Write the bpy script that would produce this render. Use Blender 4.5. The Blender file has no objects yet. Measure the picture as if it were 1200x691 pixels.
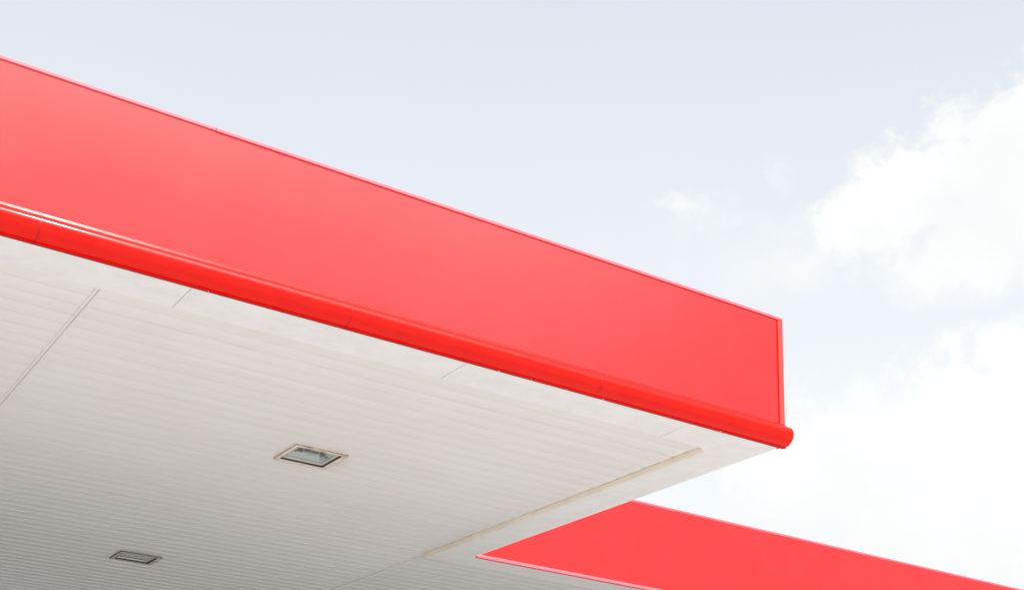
import bpy, bmesh, math, random
from mathutils import Matrix, Vector

rnd = random.Random(7)
SC = bpy.context.scene
COL = SC.collection
R = math.radians

# ------------------------------------------------------------------ materials
def new_mat(name):
    m = bpy.data.materials.new(name)
    m.use_nodes = True
    nt = m.node_tree
    return m, nt, nt.nodes['Principled BSDF']

def noise(nt, scale, detail=4.0, rough=0.55, vec=None, stretch=None):
    tc = nt.nodes.new('ShaderNodeTexCoord')
    src = tc.outputs['Object']
    if stretch:
        mp = nt.nodes.new('ShaderNodeMapping')
        mp.inputs['Scale'].default_value = stretch
        nt.links.new(src, mp.inputs['Vector'])
        src = mp.outputs['Vector']
    n = nt.nodes.new('ShaderNodeTexNoise')
    n.inputs['Scale'].default_value = scale
    n.inputs['Detail'].default_value = detail
    n.inputs['Roughness'].default_value = rough
    nt.links.new(src, n.inputs['Vector'])
    return n.outputs['Fac']

def ramp(nt, fac, a, b, p0=0.3, p1=0.7):
    r = nt.nodes.new('ShaderNodeValToRGB')
    r.color_ramp.elements[0].position = p0
    r.color_ramp.elements[1].position = p1
    r.color_ramp.elements[0].color = (*a, 1)
    r.color_ramp.elements[1].color = (*b, 1)
    nt.links.new(fac, r.inputs['Fac'])
    return r.outputs['Color']

def mix(nt, fac, a, b, kind='MIX'):
    m = nt.nodes.new('ShaderNodeMix')
    m.data_type = 'RGBA'
    m.blend_type = kind
    for s, v in ((m.inputs[0], fac), (m.inputs[6], a), (m.inputs[7], b)):
        if hasattr(v, 'links'):
            nt.links.new(v, s)
        elif isinstance(v, (int, float)):
            s.default_value = v
        else:
            s.default_value = (*v, 1)
    return m.outputs[2]

def bump(nt, fac, strength, dist, bsdf):
    b = nt.nodes.new('ShaderNodeBump')
    b.inputs['Strength'].default_value = strength
    b.inputs['Distance'].default_value = dist
    nt.links.new(fac, b.inputs['Height'])
    nt.links.new(b.outputs['Normal'], bsdf.inputs['Normal'])

def simple(name, a, b, rough, scale=6.0, metallic=0.0, spec=0.5, detail=4.0, stretch=None, p0=0.3, p1=0.7):
    m, nt, bs = new_mat(name)
    nt.links.new(ramp(nt, noise(nt, scale, detail, stretch=stretch), a, b, p0, p1), bs.inputs['Base Color'])
    bs.inputs['Roughness'].default_value = rough
    bs.inputs['Metallic'].default_value = metallic
    bs.inputs['Specular IOR Level'].default_value = spec
    return m, nt, bs

# satin painted sheet metal of the fascias, very slightly wavy
M_red, nt, bs = simple('red_fascia_paint', (0.74, 0.008, 0.009), (0.78, 0.012, 0.014), 0.25, 3.0, spec=0.72)
rr_ = ramp(nt, noise(nt, 1.2, 4.0, 0.5, stretch=(1.4, 1, 0.5)), (0.20, 0.20, 0.20), (0.225, 0.225, 0.225))
nt.links.new(rr_, bs.inputs['Roughness'])
bump(nt, noise(nt, 0.55, 2.0, stretch=(1, 1, 0.7)), 0.06, 0.03, bs)
M_gloss, nt, bs = simple('red_gloss_paint', (0.70, 0.005, 0.0015), (0.78, 0.007, 0.002), 0.40, 4.0, spec=0.10)
bs.inputs['Coat Weight'].default_value = 0.18; bs.inputs['Coat Roughness'].default_value = 0.10
bump(nt, noise(nt, 2.2, 2.0, stretch=(0.3, 1, 1)), 0.03, 0.01, bs)
M_trim, nt, bs = simple('red_trim_paint', (0.78, 0.11, 0.14), (0.82, 0.13, 0.165), 0.45, 3.0, spec=0.5)
M_corner, nt, bs = simple('sunbleached_red_paint', (0.78, 0.035, 0.026), (0.82, 0.045, 0.033), 0.4, 3.0)
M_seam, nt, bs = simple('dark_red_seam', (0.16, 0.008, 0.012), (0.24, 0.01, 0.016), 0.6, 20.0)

# white painted slats
def soffit_mat(name, base, stains):
    m, nt, bs = new_mat(name)
    c = ramp(nt, noise(nt, 0.7, 5.0), [v * 0.96 for v in base], base)
    streak = ramp(nt, noise(nt, 2.4, 6.0, 0.65, stretch=(0.35, 2.2, 1)), (0.965, 0.96, 0.945), (1, 1, 1), 0.33, 0.62)
    c = mix(nt, 1.0, c, streak, 'MULTIPLY')
    speck = ramp(nt, noise(nt, 55.0, 2.0), (0.80, 0.77, 0.72), (1, 1, 1), 0.22, 0.31)
    c = mix(nt, 0.7, c, speck, 'MULTIPLY')
    for (sx, sy, rad, s) in stains:                      # soot and rust washed round each light
        tc = nt.nodes.new('ShaderNodeTexCoord')
        d = nt.nodes.new('ShaderNodeVectorMath'); d.operation = 'DISTANCE'
        mp = nt.nodes.new('ShaderNodeMapping')
        mp.inputs['Scale'].default_value = (1, 1, 0)
        nt.links.new(tc.outputs['Object'], mp.inputs['Vector'])
        nt.links.new(mp.outputs['Vector'], d.inputs[0])
        d.inputs[1].default_value = (sx, sy, 0)
        wob = nt.nodes.new('ShaderNodeMath'); wob.operation = 'MULTIPLY_ADD'
        nt.links.new(noise(nt, 5.0, 4.0), wob.inputs[0])
        wob.inputs[1].default_value = 0.5
        nt.links.new(d.outputs['Value'], wob.inputs[2])
        r = ramp(nt, wob.outputs[0], s, (1, 1, 1), rad * 0.75, rad * 1.5)
        c = mix(nt, 1.0, c, r, 'MULTIPLY')
    nt.links.new(c, bs.inputs['Base Color'])
    bs.inputs['Roughness'].default_value = 0.27
    bs.inputs['Specular IOR Level'].default_value = 0.5
    bump(nt, noise(nt, 0.6, 2.0), 0.04, 0.01, bs)
    return m

M_slat = soffit_mat('white_slat_paint', (0.86, 0.838, 0.822), [(4.2, 9.85, 0.42, (0.88, 0.83, 0.76)), (4.2, 14.33, 0.42, (0.86, 0.82, 0.75))])
M_slat2 = soffit_mat('white_slat_paint_grey', (0.80, 0.785, 0.775), [])  # slightly greyer than the near canopy's slats
M_border, nt, bs = simple('soffit_border_board', (0.77, 0.757, 0.752), (0.83, 0.818, 0.813), 0.5, 7.5, detail=8.0, p0=0.32, p1=0.62)
bump(nt, noise(nt, 9.0, 5.0), 0.08, 0.01, bs)
M_tan, nt, bs = simple('aged_cream_trim', (0.72, 0.63, 0.51), (0.82, 0.745, 0.63), 0.45, 3.0, detail=6.0)
M_joint, nt, bs = simple('dusty_joint', (0.66, 0.60, 0.52), (0.76, 0.70, 0.62), 0.7, 8.0)
M_dark, nt, bs = simple('dark_void', (0.035, 0.03, 0.027), (0.06, 0.05, 0.045), 0.8, 10.0)
M_steel, nt, bs = simple('dull_white_steel', (0.55, 0.54, 0.52), (0.65, 0.64, 0.62), 0.45, 5.0)
M_roof, nt, bs = simple('grey_roof_sheet', (0.35, 0.35, 0.36), (0.45, 0.45, 0.46), 0.55, 2.0)
M_screw, nt, bs = simple('bright_screw_metal', (0.75, 0.73, 0.70), (0.85, 0.83, 0.8), 0.3, 20.0, metallic=0.6)

# light fitting
M_flange, nt, bs = simple('rusty_cream_frame', (0.40, 0.20, 0.09), (0.76, 0.70, 0.61), 0.5, 9.0, detail=7.0, p0=0.30, p1=0.45)
M_rust, nt, bs = simple('brown_rust', (0.24, 0.13, 0.07), (0.60, 0.47, 0.34), 0.8, 22.0, detail=5.0)
M_grime, nt, bs = simple('dark_brown_grime', (0.08, 0.06, 0.045), (0.22, 0.16, 0.11), 0.8, 20.0)
M_flange2, nt, bs = simple('grimy_cream_frame', (0.38, 0.30, 0.22), (0.66, 0.60, 0.53), 0.5, 9.0, detail=7.0, p0=0.30, p1=0.5)
M_bezel, nt, bs = simple('pale_bezel_metal', (0.55, 0.52, 0.47), (0.74, 0.71, 0.66), 0.4, 14.0, detail=5.0)
M_refl, nt, bs = simple('reflector_metal', (0.84, 0.87, 0.86), (0.90, 0.92, 0.91), 0.35, 8.0, metallic=0.0)
M_bulb, nt, bs = simple('milky_lamp_glass', (0.50, 0.52, 0.51), (0.60, 0.62, 0.60), 0.08, 6.0, spec=0.8)
M_sock, nt, bs = simple('dark_lamp_socket', (0.03, 0.03, 0.03), (0.07, 0.065, 0.06), 0.5, 20.0)
def glass_mat():
    m, nt, bs = new_mat('dusty_flat_glass')
    out = nt.nodes['Material Output']
    nt.links.new(ramp(nt, noise(nt, 9.0, 5.0), (0.80, 0.86, 0.84), (0.93, 0.96, 0.95)), bs.inputs['Base Color'])
    bs.inputs['Roughness'].default_value = 0.05
    tr = nt.nodes.new('ShaderNodeBsdfTransparent')
    tr.inputs['Color'].default_value = (0.94, 0.97, 0.96, 1)
    gl = nt.nodes.new('ShaderNodeBsdfGlossy'); gl.inputs['Roughness'].default_value = 0.06
    fr = nt.nodes.new('ShaderNodeFresnel'); fr.inputs['IOR'].default_value = 1.33
    ms = nt.nodes.new('ShaderNodeMixShader')
    nt.links.new(fr.outputs[0], ms.inputs[0]); nt.links.new(tr.outputs[0], ms.inputs[1]); nt.links.new(gl.outputs[0], ms.inputs[2])
    df = nt.nodes.new('ShaderNodeMixShader')                    # a film of dust
    dr = ramp(nt, noise(nt, 14.0, 6.0), (0.06, 0.06, 0.06), (0.22, 0.22, 0.22))
    nt.links.new(dr, df.inputs[0]); nt.links.new(ms.outputs[0], df.inputs[1]); nt.links.new(bs.outputs[0], df.inputs[2])
    nt.links.new(df.outputs[0], out.inputs['Surface'])
    return m
M_glass = glass_mat()

def ground_mat():
    m, nt, bs = new_mat('pale_forecourt_concrete')
    c = ramp(nt, noise(nt, 0.25, 8.0, 0.6), (0.47, 0.465, 0.457), (0.57, 0.565, 0.557))
    c = mix(nt, 0.6, c, ramp(nt, noise(nt, 2.5, 6.0), (0.75, 0.74, 0.72), (1, 1, 1), 0.3, 0.5), 'MULTIPLY')
    nt.links.new(c, bs.inputs['Base Color'])
    bs.inputs['Roughness'].default_value = 0.85
    bump(nt, noise(nt, 30.0, 4.0), 0.2, 0.01, bs)
    return m
M_ground = ground_mat()

# ------------------------------------------------------------------ mesh helpers
class MB:
    def __init__(s): s.bm = bmesh.new()
    def face(s, pts, mi=0):
        f = s.bm.faces.new([s.bm.verts.new(p) for p in pts]); f.material_index = mi; return f
    def box(s, x0, x1, y0, y1, z0, z1, bev=0.0):
        g = bmesh.ops.create_cube(s.bm, size=1.0, matrix=Matrix.Translation(((x0+x1)/2, (y0+y1)/2, (z0+z1)/2)) @ Matrix.Diagonal((x1-x0, y1-y0, z1-z0, 1)))
        if bev:
            es = list({e for v in g['verts'] for e in v.link_edges})
            bmesh.ops.bevel(s.bm, geom=es, offset=bev, segments=2, profile=0.5, affect='EDGES')
    def prism(s, poly, z0, z1):                      # poly in XY (counter-clockwise)
        a = [s.bm.verts.new((x, y, z0)) for x, y in poly]
        b = [s.bm.verts.new((x, y, z1)) for x, y in poly]
        n = len(poly)
        s.bm.faces.new(a[::-1]); s.bm.faces.new(b)
        for i in range(n): s.bm.faces.new((a[i], a[(i+1) % n], b[(i+1) % n], b[i]))
    def extrude_x(s, prof, x0, x1, smooth=False):    # closed (y,z) profile swept along X
        a = [s.bm.verts.new((x0, y, z)) for y, z in prof]
        b = [s.bm.verts.new((x1, y, z)) for y, z in prof]
        n = len(prof)
        s.bm.faces.new(a); s.bm.faces.new(b[::-1])
        for i in range(n):
            f = s.bm.faces.new((a[i], b[i], b[(i+1) % n], a[(i+1) % n])); f.smooth = smooth
    def extrude_y(s, prof, y0, y1, smooth=False):    # closed (x,z) profile swept along Y
        a = [s.bm.verts.new((x, y0, z)) for x, z in prof]
        b = [s.bm.verts.new((x, y1, z)) for x, z in prof]
        n = len(prof)
        s.bm.faces.new(a); s.bm.faces.new(b[::-1])
        for i in range(n):
            f = s.bm.faces.new((a[i], b[i], b[(i+1) % n], a[(i+1) % n])); f.smooth = smooth
    def build(s, name, mat, parent=None):
        bmesh.ops.recalc_face_normals(s.bm, faces=s.bm.faces[:])
        for e in s.bm.edges:
            if len(e.link_faces) != 2 or e.link_faces[0].smooth != e.link_faces[1].smooth: e.smooth = False
        me = bpy.data.meshes.new(name); s.bm.to_mesh(me); s.bm.free()
        for m in (mat if isinstance(mat, (list, tuple)) else [mat]): me.materials.append(m)
        o = bpy.data.objects.new(name, me); COL.objects.link(o)
        if parent:
            o.parent = parent
            o.matrix_parent_inverse = Matrix.Identity(4)
            o.location = -parent_world(parent)
        return o

def parent_world(p):
    v = Vector((0, 0, 0))
    while p:
        v += p.location; p = p.parent
    return v

def thing(name, loc, label, cat, group=None):
    o = bpy.data.objects.new(name, None); COL.objects.link(o)
    o.location = loc; o.empty_display_size = 0.3
    o['label'] = label; o['category'] = cat
    if group: o['group'] = group
    return o

# ------------------------------------------------------------------ dimensions (metres; camera stands at the origin)
EYE = 1.6
ZS = EYE + 3.4             # soffit
YF = 7.297                 # front fascia plane
XE = 6.965                 # right end of the near canopy
XL = -9.0                  # its left end
YB = 25.0                  # its back
BW = 0.375                 # soffit border width
XS = 6.91                  # right edge of the soffit
ZT = ZS + 1.090            # top of fascia
Y2 = 11.815                # front of the farther canopy
XR2 = 24.0
ZT2 = ZS + 1.008
PITCH = 0.18

# slatted ceiling: shallow bowed boards with a narrow groove between them
def slat_panel(mb, x0, x1, y0, y1, zb, holes=(), pitch=PITCH):
    prof = []
    y = y0
    G = 0.010
    while y < y1 - 1e-6:
        e = min(y + pitch, y1)
        w = e - y
        j = rnd.uniform(-0.0008, 0.0008)
        tilt = 0.0023
        K = 7
        for k in range(K + 1):
            t = k / K
            yy = y + G/2 + t * (w - G)
            zz = zb + j - 0.0026 * (1 - (2*t - 1)**2) - tilt * (t - 0.5) 
            prof.append((yy, zz))
        prof.append((e - G/2 + 0.001, zb + 0.012))
        prof.append((e + G/2 - 0.001, zb + 0.012))
        y = e
    # break the profile at hole edges
    cuts = sorted({c for h in holes for c in (h[2], h[3])})
    out = [prof[0]]
    for a, b in zip(prof, prof[1:]):
        for c in cuts:
            if a[0] < c < b[0]:
                t = (c - a[0]) / (b[0] - a[0]); out.append((c, a[1] + t * (b[1] - a[1])))
        out.append(b)
    for a, b in zip(out, out[1:]):
        m = (a[0] + b[0]) / 2
        spans = [(x0, x1)]
        for h in holes:
            if h[2] < m < h[3]:
                spans = [s for (p, q) in spans for s in (((p, h[0]), (h[1], q)) if p < h[0] and q > h[1] else ((p, q),))]
        for p, q in spans:
            # several faces along the length keep the shading honest
            mb.face([(p, a[0], a[1]), (p, b[0], b[1]), (q, b[0], b[1]), (q, a[0], a[1])])

LIGHTS = [(4.178, 9.852, 0.46, 0.46), (4.166, 14.322, 0.45, 0.42)]   # centre and outer flange size

# ------------------------------------------------------------------ near canopy
C1 = thing('fuel_canopy', (0, 14, 0), 'large near red-edged forecourt canopy with rounded lower lip and white slatted ceiling', 'canopy')

m = MB(); m.box(XL, XE - 0.0515, YF, YF + 0.03, ZS + 0.02, ZT - 0.03); m.build('fascia_panel', M_red, C1)
# side and back cladding
m = MB(); m.box(XS - 0.035, XS - 0.004, YF + 0.032, Y2 - 0.002, ZS + 0.0135, ZT - 0.03); m.box(XS - 0.035, XS - 0.004, Y2 - 0.002, YB, ZS + 0.08, ZT - 0.03)
m.build('side_fascia', M_red, C1)
m = MB(); m.box(XL, XS - 0.05, YB + 0.002, YB + 0.03, ZS, ZT - 0.03); m.box(XL - 0.03, XL - 0.002, YF, YB, ZS, ZT - 0.03)
m.build('rear_cladding', M_red, C1)

# capping along the top edge, in lengths
def cap_profile(y, zt, h, d):
    return [(y + 0.05, zt), (y - d + 0.010, zt), (y - d, zt - 0.006), (y - d, zt - h + 0.003), (y - d + 0.002, zt - h), (y - 0.001, zt - h), (y - 0.001, zt - h + 0.006), (y + 0.05, zt - h + 0.012)]
xb = [XL, -5.4, -1.56, 2.267, XE]
for k, (a, b) in enumerate(zip(xb, xb[1:])):
    m = MB(); m.extrude_x(cap_profile(YF, ZT - 0.0015 * (k % 2), 0.026, 0.010 + 0.002 * (k % 2)), a + 0.002, b - (0.002 if b < XE else 0)); m.build('top_capping', M_trim, C1)
# side capping (seen edge on)
m = MB(); m.box(XS - 0.05, XS + 0.02, YF + 0.055, YB, ZT - 0.03, ZT - 0.001, 0.004); m.build('side_capping', M_trim, C1)
# corner angle at the right end
m = MB()
m.extrude_x([(YF - 0.010, ZS + 0.17), (YF + 0.029, ZS + 0.17), (YF + 0.029, ZT - 0.032), (YF - 0.010, ZT - 0.032)], XE - 0.050, XE)
m.box(XE - 0.004, XE - 0.001, YF + 0.0295, YF + 0.09, ZS + 0.02, ZT - 0.032)
m.build('corner_trim', M_corner, C1)
m = MB(); m.box(XE - 0.0515, XE - 0.050, YF - 0.002, YF + 0.02, ZS + 0.17, ZT - 0.03); m.build('corner_seam', M_seam, C1)

# rounded lower lip in 1.92 m lengths
LIP = [(0.000, 0.194), (0.005, 0.194), (0.012, 0.188), (0.013, 0.183), (0.018, 0.180), (0.026, 0.174), (0.027, 0.170), (0.030, 0.168)]
LIP += [(0.035, 0.166), (0.046, 0.163), (0.058, 0.158), (0.070, 0.151), (0.081, 0.142), (0.090, 0.131), (0.097, 0.118), (0.1005, 0.104),
        (0.101, 0.090), (0.099, 0.076), (0.094, 0.062), (0.086, 0.049), (0.076, 0.037), (0.064, 0.027), (0.051, 0.019), (0.038, 0.0135), (0.026, 0.010), (0.016, 0.009)]
LIP += [(0.0155, 0.014), (0.011, 0.014), (0.0105, 0.001), (0.004, 0.000), (0.000, 0.000)]
joints = [5.165 - 1.921 * k for k in range(8)]
xb = sorted([XL] + [j for j in joints if j > XL + 0.3] + [XE])
for a, b in zip(xb, xb[1:]):
    m = MB()
    prof = [(YF - d - 0.001, ZS + z - 0.0005) for d, z in LIP]
    m.extrude_x(prof, a + 0.002, b - (0.002 if b < XE - .01 else 0), smooth=False)
    for f in m.bm.faces:
        c = f.calc_center_median()
        if len(f.verts) == 4 and ZS + 0.009 < c.z < ZS + 0.167 and c.y < YF - 0.014: f.smooth = True
    o = m.build('rounded_lip', M_gloss, C1)
    for e in o.data.edges:
        pass
# dark backing seen in the joints
for j in joints:
    if j < 0.5: continue
    m = MB(); m.extrude_x([(YF - 0.003 - d * 0.97, ZS + 0.003 + z * 0.97) for d, z in LIP[7:27]] + [(YF - 0.003, ZS + 0.01), (YF - 0.003, ZS + 0.17)], j - 0.0021, j + 0.0021)
    m.build('lip_joint', M_seam, C1)
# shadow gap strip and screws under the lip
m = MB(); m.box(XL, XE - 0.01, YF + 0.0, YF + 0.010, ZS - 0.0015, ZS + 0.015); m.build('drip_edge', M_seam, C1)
for k in range(26):
    x = 0.95 + k * 0.235 + rnd.uniform(-0.11, 0.11)
    if rnd.random() < 0.68: continue
    if x > XE - 0.1: continue
    y = YF - 0.004 + rnd.uniform(-0.003, 0.003); s = rnd.choice((0.003, 0.0035, 0.005))
    m = MB(); bmesh.ops.create_uvsphere(m.bm, u_segments=8, v_segments=5, radius=s, matrix=Matrix.Translation((x, y, ZS - 0.002)) @ Matrix.Diagonal((1, 1, 0.6, 1)))
    m.build('screw', M_screw, C1)

# soffit border boards (front run, right run, mitred at the corner)
T = 0.012
xb = [XL, -3.45, -1.55, 0.35, 2.25, 4.148, 6.05]
zo = [0, .001, .0, .0015, .0008, .0, -.001]
g = 0.002
for i, (a, b) in enumerate(zip(xb, xb[1:] + [None])):
    z = ZS + zo[i]
    if b is None: poly = [(a + g, YF + 0.012), (XS - 0.014, YF + 0.012), (XS - BW - 0.018, YF + BW), (a + g, YF + BW)]
    else: poly = [(a + g, YF + 0.012), (b - g, YF + 0.012), (b - g, YF + BW), (a + g, YF + BW)]
    m = MB(); m.prism(poly, z, z + T); m.build('soffit_border', M_border, C1)
XI = 6.515
yb = [YF, 9.146, 10.962, Y2]
for i, (a, b) in enumerate(zip(yb, yb[1:])):
    z = ZS + (.0012, .0006, .0)[i]
    p0 = [(XS - BW - 0.012, YF + BW + 0.002), (XS, YF + 0.0165)] if i == 0 else [(XI, a + g), (XS, a + g)]
    p1 = [(XS, b - g), (XI, b - g)] if i < 2 else [(XS, Y2 + 0.0), (XI, 12.165)]
    poly = p0[:1] + p0[1:] + p1
    if i == 0: poly = [(XI, YF + BW + 0.004), (XS, YF + 0.0165), (XS, b - g), (XI, b - g)]
    m = MB(); m.prism(poly, z, z + T); m.build('soffit_border', M_border, C1)
# thin red return closing the side cladding above the border
# slatted ceiling, two runs parted by a joint strip
ZSL = ZS + 0.010
XD = 1.806
holes = [(x - w/2 + 0.035, x + w/2 - 0.035, y - d/2 + 0.035, y + d/2 - 0.035) for x, y, w, d in LIGHTS]
m = MB(); slat_panel(m, XL, XD - 0.0215, YF + BW - 0.02, YB, ZSL); m.build('slatted_ceiling', M_slat, C1)
m = MB(); slat_panel(m, XD + 0.0215, 6.476, YF + BW - 0.02, YB, ZSL, holes); m.build('slatted_ceiling', M_slat, C1)
for s in (-1, 1):
    m = MB(); m.box(XD + s*0.0125 - 0.0085, XD + s*0.0125 + 0.0085, YF + BW + 0.001, YB, ZS + 0.002, ZS + 0.0105, 0.0015)
    m.build('joint_strip', M_slat, C1)
m = MB(); m.box(XD - 0.0219, XD + 0.0219, YF + BW - 0.01, YB, ZS + 0.0107, ZS + 0.0215); m.build('joint_backing', M_joint, C1)
# half round edging strip, in lengths
hp = [(0.028 * math.cos(R(180 + k * 15)), 0.036 * math.sin(R(180 + k * 15))) for k in range(13)]
eb = [YF + BW - 0.005, 9.15, 10.05, 10.96, 12.09]
for a, b in zip(eb, eb[1:]):
    m = MB(); m.extrude_y([(6.478 + x, ZS + 0.008 + z) for x, z in hp], a + 0.0015, b - 0.0015, smooth=True)
    for f in m.bm.faces:
        if len(f.verts) != 4: f.smooth = False
    m.build('edging_strip', M_tan, C1)
for (y, dx) in ((7.9, .05), (8.75, .048), (9.95, -.042), (10.3, .05), (11.1, -.04), (11.5, .05), (12.06, .03), (9.4, .05), (9.0, .0)):
    m = MB(); bmesh.ops.create_uvsphere(m.bm, u_segments=8, v_segments=5, radius=0.0055, matrix=Matrix.Translation((6.478 + dx * 0.85, y, ZS - 0.001 - (0.028 if abs(dx) < .03 else 0))))
    m.build('fixing_screw', M_rust, C1)
# roof deck above
m = MB(); m.box(XL + 0.01, XS - 0.06, YF + 0.04, YB - 0.01, ZS + 0.62, ZS + 0.70); m.build('roof_deck', M_roof, C1)
# columns carrying it (beyond the edges of the picture)
for x, y in ((-3.2, 11.0), (-3.2, 17.5)):
    m = MB(); m.box(x - 0.17, x + 0.17, y - 0.17, y + 0.17, 0.02, ZS + 0.006, 0.01); m.box(x - 0.30, x + 0.30, y - 0.30, y + 0.30, 0.0, 0.04, 0.006)
    m.build('column', M_steel, C1)

# ------------------------------------------------------------------ farther canopy
C2 = thing('fuel_canopy', (14, 17, 0), 'farther set-back red canopy with plain flat fascia, lower right behind the near one', 'canopy')
X2 = 6.935
m = MB(); m.box(X2, XR2, Y2, Y2 + 0.03, ZS + 0.036, ZT2 - 0.032); m.build('fascia_panel', M_red, C2)
xb = [X2, 10.9, 14.8, XR2]
for a, b in zip(xb, xb[1:]):
    m = MB(); m.extrude_x(cap_profile(Y2, ZT2, 0.026, 0.010), a + 0.0015, b - 0.0015); m.build('top_capping', M_trim, C2)
bp = [(Y2 + 0.03, ZS + 0.037), (Y2 - 0.004, ZS + 0.037), (Y2 - 0.006, ZS + 0.030), (Y2 - 0.018, ZS + 0.026), (Y2 - 0.020, ZS + 0.014), (Y2 - 0.026, ZS + 0.012), (Y2 - 0.027, ZS + 0.001), (Y2 + 0.03, ZS + 0.001)]
xb = [X2 + 0.0, 6.995, 12.9, XR2]
for a, b in zip(xb, xb[1:]):
    m = MB(); m.extrude_x(bp, a + 0.0015, b - 0.0015); m.build('bottom_trim', M_trim, C2)
m = MB(); m.box(XR2 - 0.03, XR2 - 0.002, Y2 + 0.05, 26.0, ZS, ZT2 - 0.03); m.box(XS + 0.05, XR2, 26.0, 26.03, ZS, ZT2 - 0.03); m.build('rear_cladding', M_red, C2)
B2 = 12.19
xb = [XI, 8.33, 10.2, 12.1, XR2]
for i, (a, b) in enumerate(zip(xb, xb[1:])):
    z = ZS - 0.0005 + (0, .0015, -.001, 0)[i]
    poly = [(a + g, Y2 + 0.031), (b - g, Y2 + 0.031), (b - g, B2), (a + g, B2)]
    if i == 0: poly = [(XS + 0.004, Y2 + 0.004), (XS + 0.028, Y2 + 0.031), (b - g, Y2 + 0.031), (b - g, B2), (XI - 0.01, B2), (XI + 0.004, 12.170)]
    m = MB(); m.prism(poly, z, z + T); m.build('soffit_border', M_border, C2)
m = MB(); m.box(6.4765, 6.5045, B2 - 0.08, YB, ZS + 0.001, ZS + 0.016, 0.002); m.build('seam_strip', M_slat2, C2)
m = MB(); slat_panel(m, 6.505, XR2, B2 - 0.01, 26.0, ZS + 0.006); m.build('slatted_ceiling', M_slat2, C2)
m = MB(); m.box(XS + 0.05, XR2 - 0.05, Y2 + 0.05, 25.9, ZS + 0.62, ZS + 0.70); m.build('roof_deck', M_roof, C2)
for x in (12.5, 20.0):
    m = MB(); m.box(x - 0.17, x + 0.17, 17.0 - 0.17, 17.0 + 0.17, 0.02, ZS + 0.006, 0.01); m.box(x - 0.30, x + 0.30, 16.7, 17.3, 0.0, 0.04, 0.006)
    m.build('column', M_steel, C2)

# ------------------------------------------------------------------ recessed lights
def make_light(cx, cy, w, d, label, turn, M_rust, M_flange):
    t = thing('recessed_light', (cx, cy, ZS), label, 'light', 'recessed lights in the canopy ceiling')
    x0, x1, y0, y1 = cx - w/2, cx + w/2, cy - d/2, cy + d/2
    def ring(mb, a, b, z0, z1):       # rectangular ring between insets a < b
        for (p, q, r_, s_) in ((x0+a, x1-a, y0+a, y0+b), (x0+a, x1-a, y1-b, y1-a), (x0+a, x0+b, y0+b, y1-b), (x1-b, x1-a, y0+b, y1-b)):
            mb.box(p, q, r_, s_, z0, z1)
    zf = ZS - 0.002
    m = MB(); ring(m, 0.0045, 0.036, zf, zf + 0.008); fl = m.build('flange', M_flange, t)
    m = MB(); ring(m, 0.0, 0.0043, zf - 0.0005, zf + 0.010); m.build('rust_edge', M_rust, fl)
    # dark recess walls
    m = MB(); ring(m, 0.0362, 0.044, zf + 0.002, ZS + 0.20)
    m.box(x0 + 0.04, x1 - 0.04, y0 + 0.04, y1 - 0.04, ZS + 0.201, ZS + 0.206)
    m.build('housing', M_dark, t)
    # glass door sitting up in the recess
    zg = ZS + 0.014
    m = MB(); ring(m, 0.0445, 0.068, zg, zg + 0.012); bz = m.build('glass_frame', M_bezel, t)
    m = MB(); m.face([(x0 + 0.067, y0 + 0.067, zg + 0.006), (x0 + 0.067, y1 - 0.067, zg + 0.006), (x1 - 0.067, y1 - 0.067, zg + 0.006), (x1 - 0.067, y0 + 0.067, zg + 0.006)]); m.build('glass_pane', M_glass, bz)
    # folded reflector
    m = MB()
    a, b, zt, zb_ = 0.0665, 0.130, ZS + 0.070, zg + 0.014
    o_ = [(x0+a, y0+a, zb_), (x1-a, y0+a, zb_), (x1-a, y1-a, zb_), (x0+a, y1-a, zb_)]
    i_ = [(x0+a+0.05, y0+b, zt), (x1-a-0.05, y0+b, zt), (x1-a-0.05, y1-b, zt), (x0+a+0.05, y1-b, zt)]
    for k in range(4): m.face([o_[k], o_[(k+1) % 4], i_[(k+1) % 4], i_[k]])
    m.face(i_)
    m.build('reflector', M_refl, t)
    # horizontal lamp with a socket at each end
    zl = ZS + 0.050
    m = MB()
    L = w * 0.5
    bmesh.ops.create_uvsphere(m.bm, u_segments=16, v_segments=12, radius=0.019, matrix=Matrix.Translation((cx + 0.01*turn, cy + 0.02, zl)) @ Matrix.Rotation(R(90), 4, 'Y') @ Matrix.Diagonal((1, 1, 4.2, 1)))
    for f in m.bm.faces: f.smooth = True
    lp = m.build('lamp', M_bulb, t)
    for s in (-1, 1):
        m = MB()
        bmesh.ops.create_cone(m.bm, cap_ends=True, segments=14, radius1=0.017, radius2=0.013, depth=0.05, matrix=Matrix.Translation((cx + 0.01*turn + s * 0.105, cy + 0.02, zl)) @ Matrix.Rotation(R(90) * s, 4, 'Y'))
        xx = cx + 0.01*turn + s * 0.128
        m.box(min(xx, xx + s*0.02), max(xx, xx + s*0.02), cy + 0.0, cy + 0.04, zl - 0.016, zl + 0.018)
        m.build('socket', M_sock, lp)
    for dy in (-0.045, 0.075):
        m = MB(); m.box(cx + 0.118, cx + 0.134, cy + dy, cy + dy + 0.03, zg + 0.0125, ZS + 0.068, 0.003)
        m.build('clip', M_screw, lp)
    m = MB(); m.box(cx - 0.105, cx + 0.045, cy - 0.052, cy - 0.040, zg + 0.014, zg + 0.022, 0.002); m.box(cx - 0.075, cx - 0.035, cy - 0.064, cy - 0.030, zg + 0.0135, zg + 0.026, 0.003)
    m.build('lamp_holder', M_sock, t)
    return t
make_light(*LIGHTS[0], 'square recessed light with rusty frame, the larger one in the middle of the slatted ceiling', 1, M_rust, M_flange)
make_light(*LIGHTS[1], 'square recessed light with dark frame, the farther one near the lower left corner', -1, M_grime, M_flange2)

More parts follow.
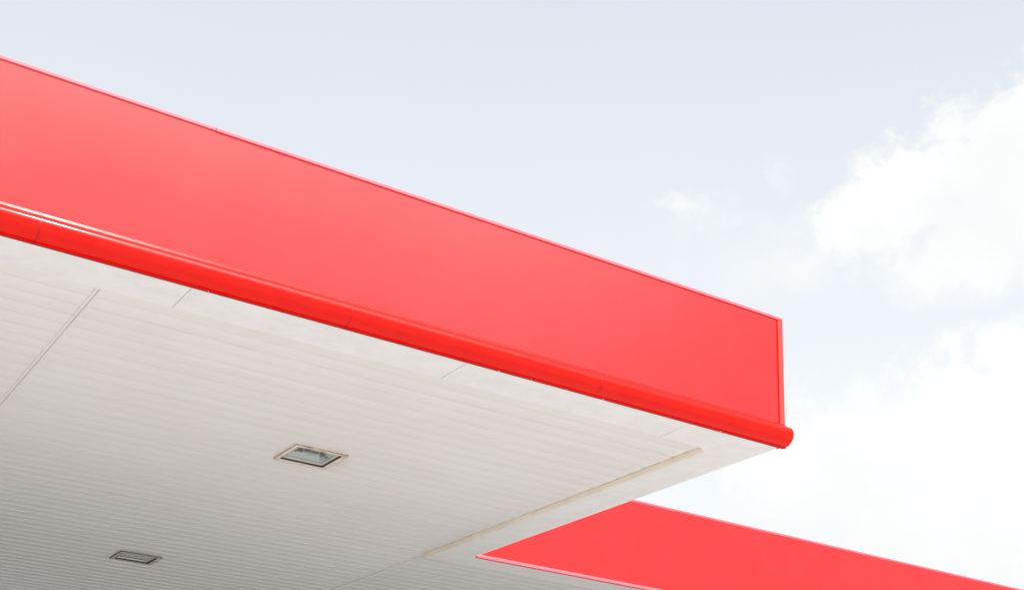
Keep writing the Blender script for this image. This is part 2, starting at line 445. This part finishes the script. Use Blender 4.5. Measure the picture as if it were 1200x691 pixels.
# ------------------------------------------------------------------ ground
m = MB(); m.face([(-400, -400, 0), (400, -400, 0), (400, 400, 0), (-400, 400, 0)])
gr = m.build('ground', M_ground); gr['kind'] = 'structure'; gr['label'] = 'pale concrete forecourt under the canopies'

M_asph, nt, bs = simple('dark_asphalt', (0.055, 0.056, 0.055), (0.095, 0.094, 0.09), 0.8, 1.2, detail=8.0)
bump(nt, noise(nt, 60.0, 3.0), 0.3, 0.01, bs)
m = MB(); m.face([(-60, 12.0, 0.004), (60, 12.0, 0.004), (60, 37.5, 0.004), (-60, 37.5, 0.004)])  # unseen dark ground, added to cut the bounce onto the rear soffit
rd = m.build('added_asphalt', M_asph); rd['kind'] = 'structure'; rd['label'] = 'unseen dark asphalt added under the canopies to darken the rear soffit'

# ------------------------------------------------------------------ sky and sun
SUN = Vector((0.17, -0.61, 0.775)).normalized()
el = math.asin(SUN.z); az = math.atan2(SUN.x, SUN.y)
w = bpy.data.worlds.new('World'); SC.world = w; w.use_nodes = True
nt = w.node_tree
bg = nt.nodes['Background']
sky = nt.nodes.new('ShaderNodeTexSky'); sky.sky_type = 'NISHITA'; sky.sun_disc = False
sky.sun_elevation = el; sky.sun_rotation = az
sky.air_density = 1.0; sky.dust_density = 2.5; sky.ozone_density = 1.0
def mth(op, a, b=None, c=None, clamp=False):
    n = nt.nodes.new('ShaderNodeMath'); n.operation = op; n.use_clamp = clamp
    for i, v in enumerate((a, b, c)):
        if v is None: continue
        if hasattr(v, 'links'): nt.links.new(v, n.inputs[i])
        else: n.inputs[i].default_value = v
    return n.outputs[0]
tc = nt.nodes.new('ShaderNodeTexCoord')
def wnoise(scale, detail, rough=0.55, off=(0, 0, 0), lac=2.0):
    mp = nt.nodes.new('ShaderNodeMapping'); mp.inputs['Location'].default_value = off
    nt.links.new(tc.outputs['Generated'], mp.inputs['Vector'])
    n = nt.nodes.new('ShaderNodeTexNoise'); n.inputs['Scale'].default_value = scale
    n.inputs['Detail'].default_value = detail; n.inputs['Roughness'].default_value = rough; n.inputs['Lacunarity'].default_value = lac
    nt.links.new(mp.outputs['Vector'], n.inputs['Vector'])
    return n
sp = nt.nodes.new('ShaderNodeSeparateXYZ'); nt.links.new(tc.outputs['Generated'], sp.inputs[0])
deg = 57.29578
AZ = mth('MULTIPLY', mth('ARCTAN2', sp.outputs[0], sp.outputs[1]), deg)
EL = mth('MULTIPLY', mth('ARCSINE', sp.outputs[2]), deg)
wn = wnoise(9.0, 9.0, 0.6)
sw = nt.nodes.new('ShaderNodeSeparateColor'); nt.links.new(wn.outputs['Color'], sw.inputs[0])
AZw = mth('ADD', AZ, mth('MULTIPLY', mth('SUBTRACT', sw.outputs[0], 0.5), 10.0))
ELw = mth('ADD', EL, mth('MULTIPLY', mth('SUBTRACT', sw.outputs[1], 0.5), 7.0))
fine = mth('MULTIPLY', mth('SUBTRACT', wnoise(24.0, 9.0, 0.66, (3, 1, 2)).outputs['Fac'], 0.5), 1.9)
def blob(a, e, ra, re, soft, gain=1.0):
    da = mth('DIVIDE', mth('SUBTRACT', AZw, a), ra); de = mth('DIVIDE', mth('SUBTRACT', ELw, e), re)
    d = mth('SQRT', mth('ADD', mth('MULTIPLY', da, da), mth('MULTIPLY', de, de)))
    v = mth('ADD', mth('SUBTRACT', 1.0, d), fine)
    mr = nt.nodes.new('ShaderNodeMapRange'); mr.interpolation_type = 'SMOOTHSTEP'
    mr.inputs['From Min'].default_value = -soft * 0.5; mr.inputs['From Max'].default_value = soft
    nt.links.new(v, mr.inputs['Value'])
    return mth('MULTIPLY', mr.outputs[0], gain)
# (azimuth, elevation, half width, half height, edge softness, density): heaped clouds to the right, wisps, an unseen bank behind the viewer added for the fascia reflections
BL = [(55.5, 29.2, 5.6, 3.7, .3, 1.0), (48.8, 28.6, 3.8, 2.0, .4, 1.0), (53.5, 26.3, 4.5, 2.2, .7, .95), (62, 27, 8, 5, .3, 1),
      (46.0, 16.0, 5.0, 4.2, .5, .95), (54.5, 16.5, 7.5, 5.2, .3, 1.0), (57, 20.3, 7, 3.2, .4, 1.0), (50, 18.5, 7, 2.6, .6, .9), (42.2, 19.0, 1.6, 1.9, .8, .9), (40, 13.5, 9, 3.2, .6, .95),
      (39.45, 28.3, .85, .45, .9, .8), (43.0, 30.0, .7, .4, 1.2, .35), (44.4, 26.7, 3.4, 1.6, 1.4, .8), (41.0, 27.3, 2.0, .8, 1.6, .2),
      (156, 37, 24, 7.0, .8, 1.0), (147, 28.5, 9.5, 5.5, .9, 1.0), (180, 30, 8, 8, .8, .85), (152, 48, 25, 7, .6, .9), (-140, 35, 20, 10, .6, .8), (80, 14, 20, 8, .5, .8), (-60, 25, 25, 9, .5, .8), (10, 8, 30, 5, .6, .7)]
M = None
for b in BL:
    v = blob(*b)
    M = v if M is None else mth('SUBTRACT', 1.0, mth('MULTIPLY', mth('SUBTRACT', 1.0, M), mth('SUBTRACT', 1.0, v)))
def wmix(fac, a, b):
    m_ = nt.nodes.new('ShaderNodeMix'); m_.data_type = 'RGBA'
    for s, v in ((m_.inputs[0], fac), (m_.inputs[6], a), (m_.inputs[7], b)):
        if hasattr(v, 'links'): nt.links.new(v, s)
        elif isinstance(v, (int, float)): s.default_value = v
        else: s.default_value = (*v, 1)
    return m_.outputs[2]
VEIL = (6.1, 6.45, 6.85)          # thin milky veil over the blue
CLOUD = (7.25, 7.3, 7.27)
lift = nt.nodes.new('ShaderNodeMapRange'); lift.inputs['From Min'].default_value = 37; lift.inputs['From Max'].default_value = 19
nt.links.new(mth('ADD', EL, mth('MULTIPLY', mth('SUBTRACT', wnoise(2.5, 3.0).outputs['Fac'], 0.5), 6.0)), lift.inputs['Value'])
skyc = wmix(0.82, sky.outputs[0], wmix(lift.outputs[0], VEIL, (7.6, 7.78, 7.82)))
tint = ramp(nt, wnoise(7.0, 6.0, 0.55, (5, 2, 8)).outputs['Fac'], (0.90, 0.92, 0.93), (1, 1, 1), 0.28, 0.52)
mm = nt.nodes.new('ShaderNodeMix'); mm.data_type = 'RGBA'; mm.blend_type = 'MULTIPLY'; mm.inputs[0].default_value = 1.0
mm.inputs[6].default_value = (*CLOUD, 1); nt.links.new(tint, mm.inputs[7])
# glare added round the sun to shape the sheen mirrored on the fascia
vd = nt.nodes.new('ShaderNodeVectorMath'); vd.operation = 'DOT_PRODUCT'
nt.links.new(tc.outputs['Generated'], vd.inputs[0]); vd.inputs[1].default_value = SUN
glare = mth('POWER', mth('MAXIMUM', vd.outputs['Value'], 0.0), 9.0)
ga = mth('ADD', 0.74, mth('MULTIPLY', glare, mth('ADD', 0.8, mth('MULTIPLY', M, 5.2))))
front = mth('MAXIMUM', ga, mth('MULTIPLY_ADD', sp.outputs[1], 4.0, 1.0, True))  # unseen sky behind the viewer is dimmed for contrast in the reflections
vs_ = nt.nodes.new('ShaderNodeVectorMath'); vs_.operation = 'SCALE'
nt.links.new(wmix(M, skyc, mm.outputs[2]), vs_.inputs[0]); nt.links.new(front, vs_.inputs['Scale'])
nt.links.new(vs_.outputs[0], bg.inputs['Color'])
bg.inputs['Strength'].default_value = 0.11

sl = bpy.data.lights.new('sun', 'SUN'); sl.energy = 4.4; sl.angle = R(0.5); sl.color = (1.0, 0.96, 0.90)
so = bpy.data.objects.new('sun', sl); COL.objects.link(so)
so.rotation_euler = SUN.to_track_quat('Z', 'Y').to_euler(); so.location = SUN * 60

# ------------------------------------------------------------------ camera
cam = bpy.data.cameras.new('camera')
co = bpy.data.objects.new('camera', cam); COL.objects.link(co); SC.camera = co
F_, CX, CY, W_, H_ = 1601.11865, 600.0, 517.783819, 1200.0, 691.0
cam.sensor_fit = 'HORIZONTAL'; cam.sensor_width = 36.0; cam.lens = 36.0 * F_ / W_
cam.shift_x = 0.0; cam.shift_y = (CY - H_/2) / W_
cam.clip_start = 0.05; cam.clip_end = 2000
rr = Vector((0.84253849, -0.53716372, 0.03979993)); uu = Vector((-0.20525523, -0.25186897, 0.94574432)); ff = Vector((0.49799517, 0.80499513, 0.32246496))
mx = Matrix((( rr.x, uu.x, -ff.x, 0), (rr.y, uu.y, -ff.y, 0), (rr.z, uu.z, -ff.z, EYE), (0, 0, 0, 1)))
co.matrix_world = mx

SC.render.engine = 'CYCLES'
SC.render.resolution_x = 1024; SC.render.resolution_y = 589
SC.cycles.max_bounces = 10; SC.cycles.diffuse_bounces = 6; SC.cycles.glossy_bounces = 6; SC.cycles.transparent_max_bounces = 12
SC.cycles.use_denoising = True
vs = SC.view_settings
vs.view_transform = 'Standard'; vs.look = 'None'; vs.gamma = 1.0; vs.use_curve_mapping = False
vs.exposure = 0.35
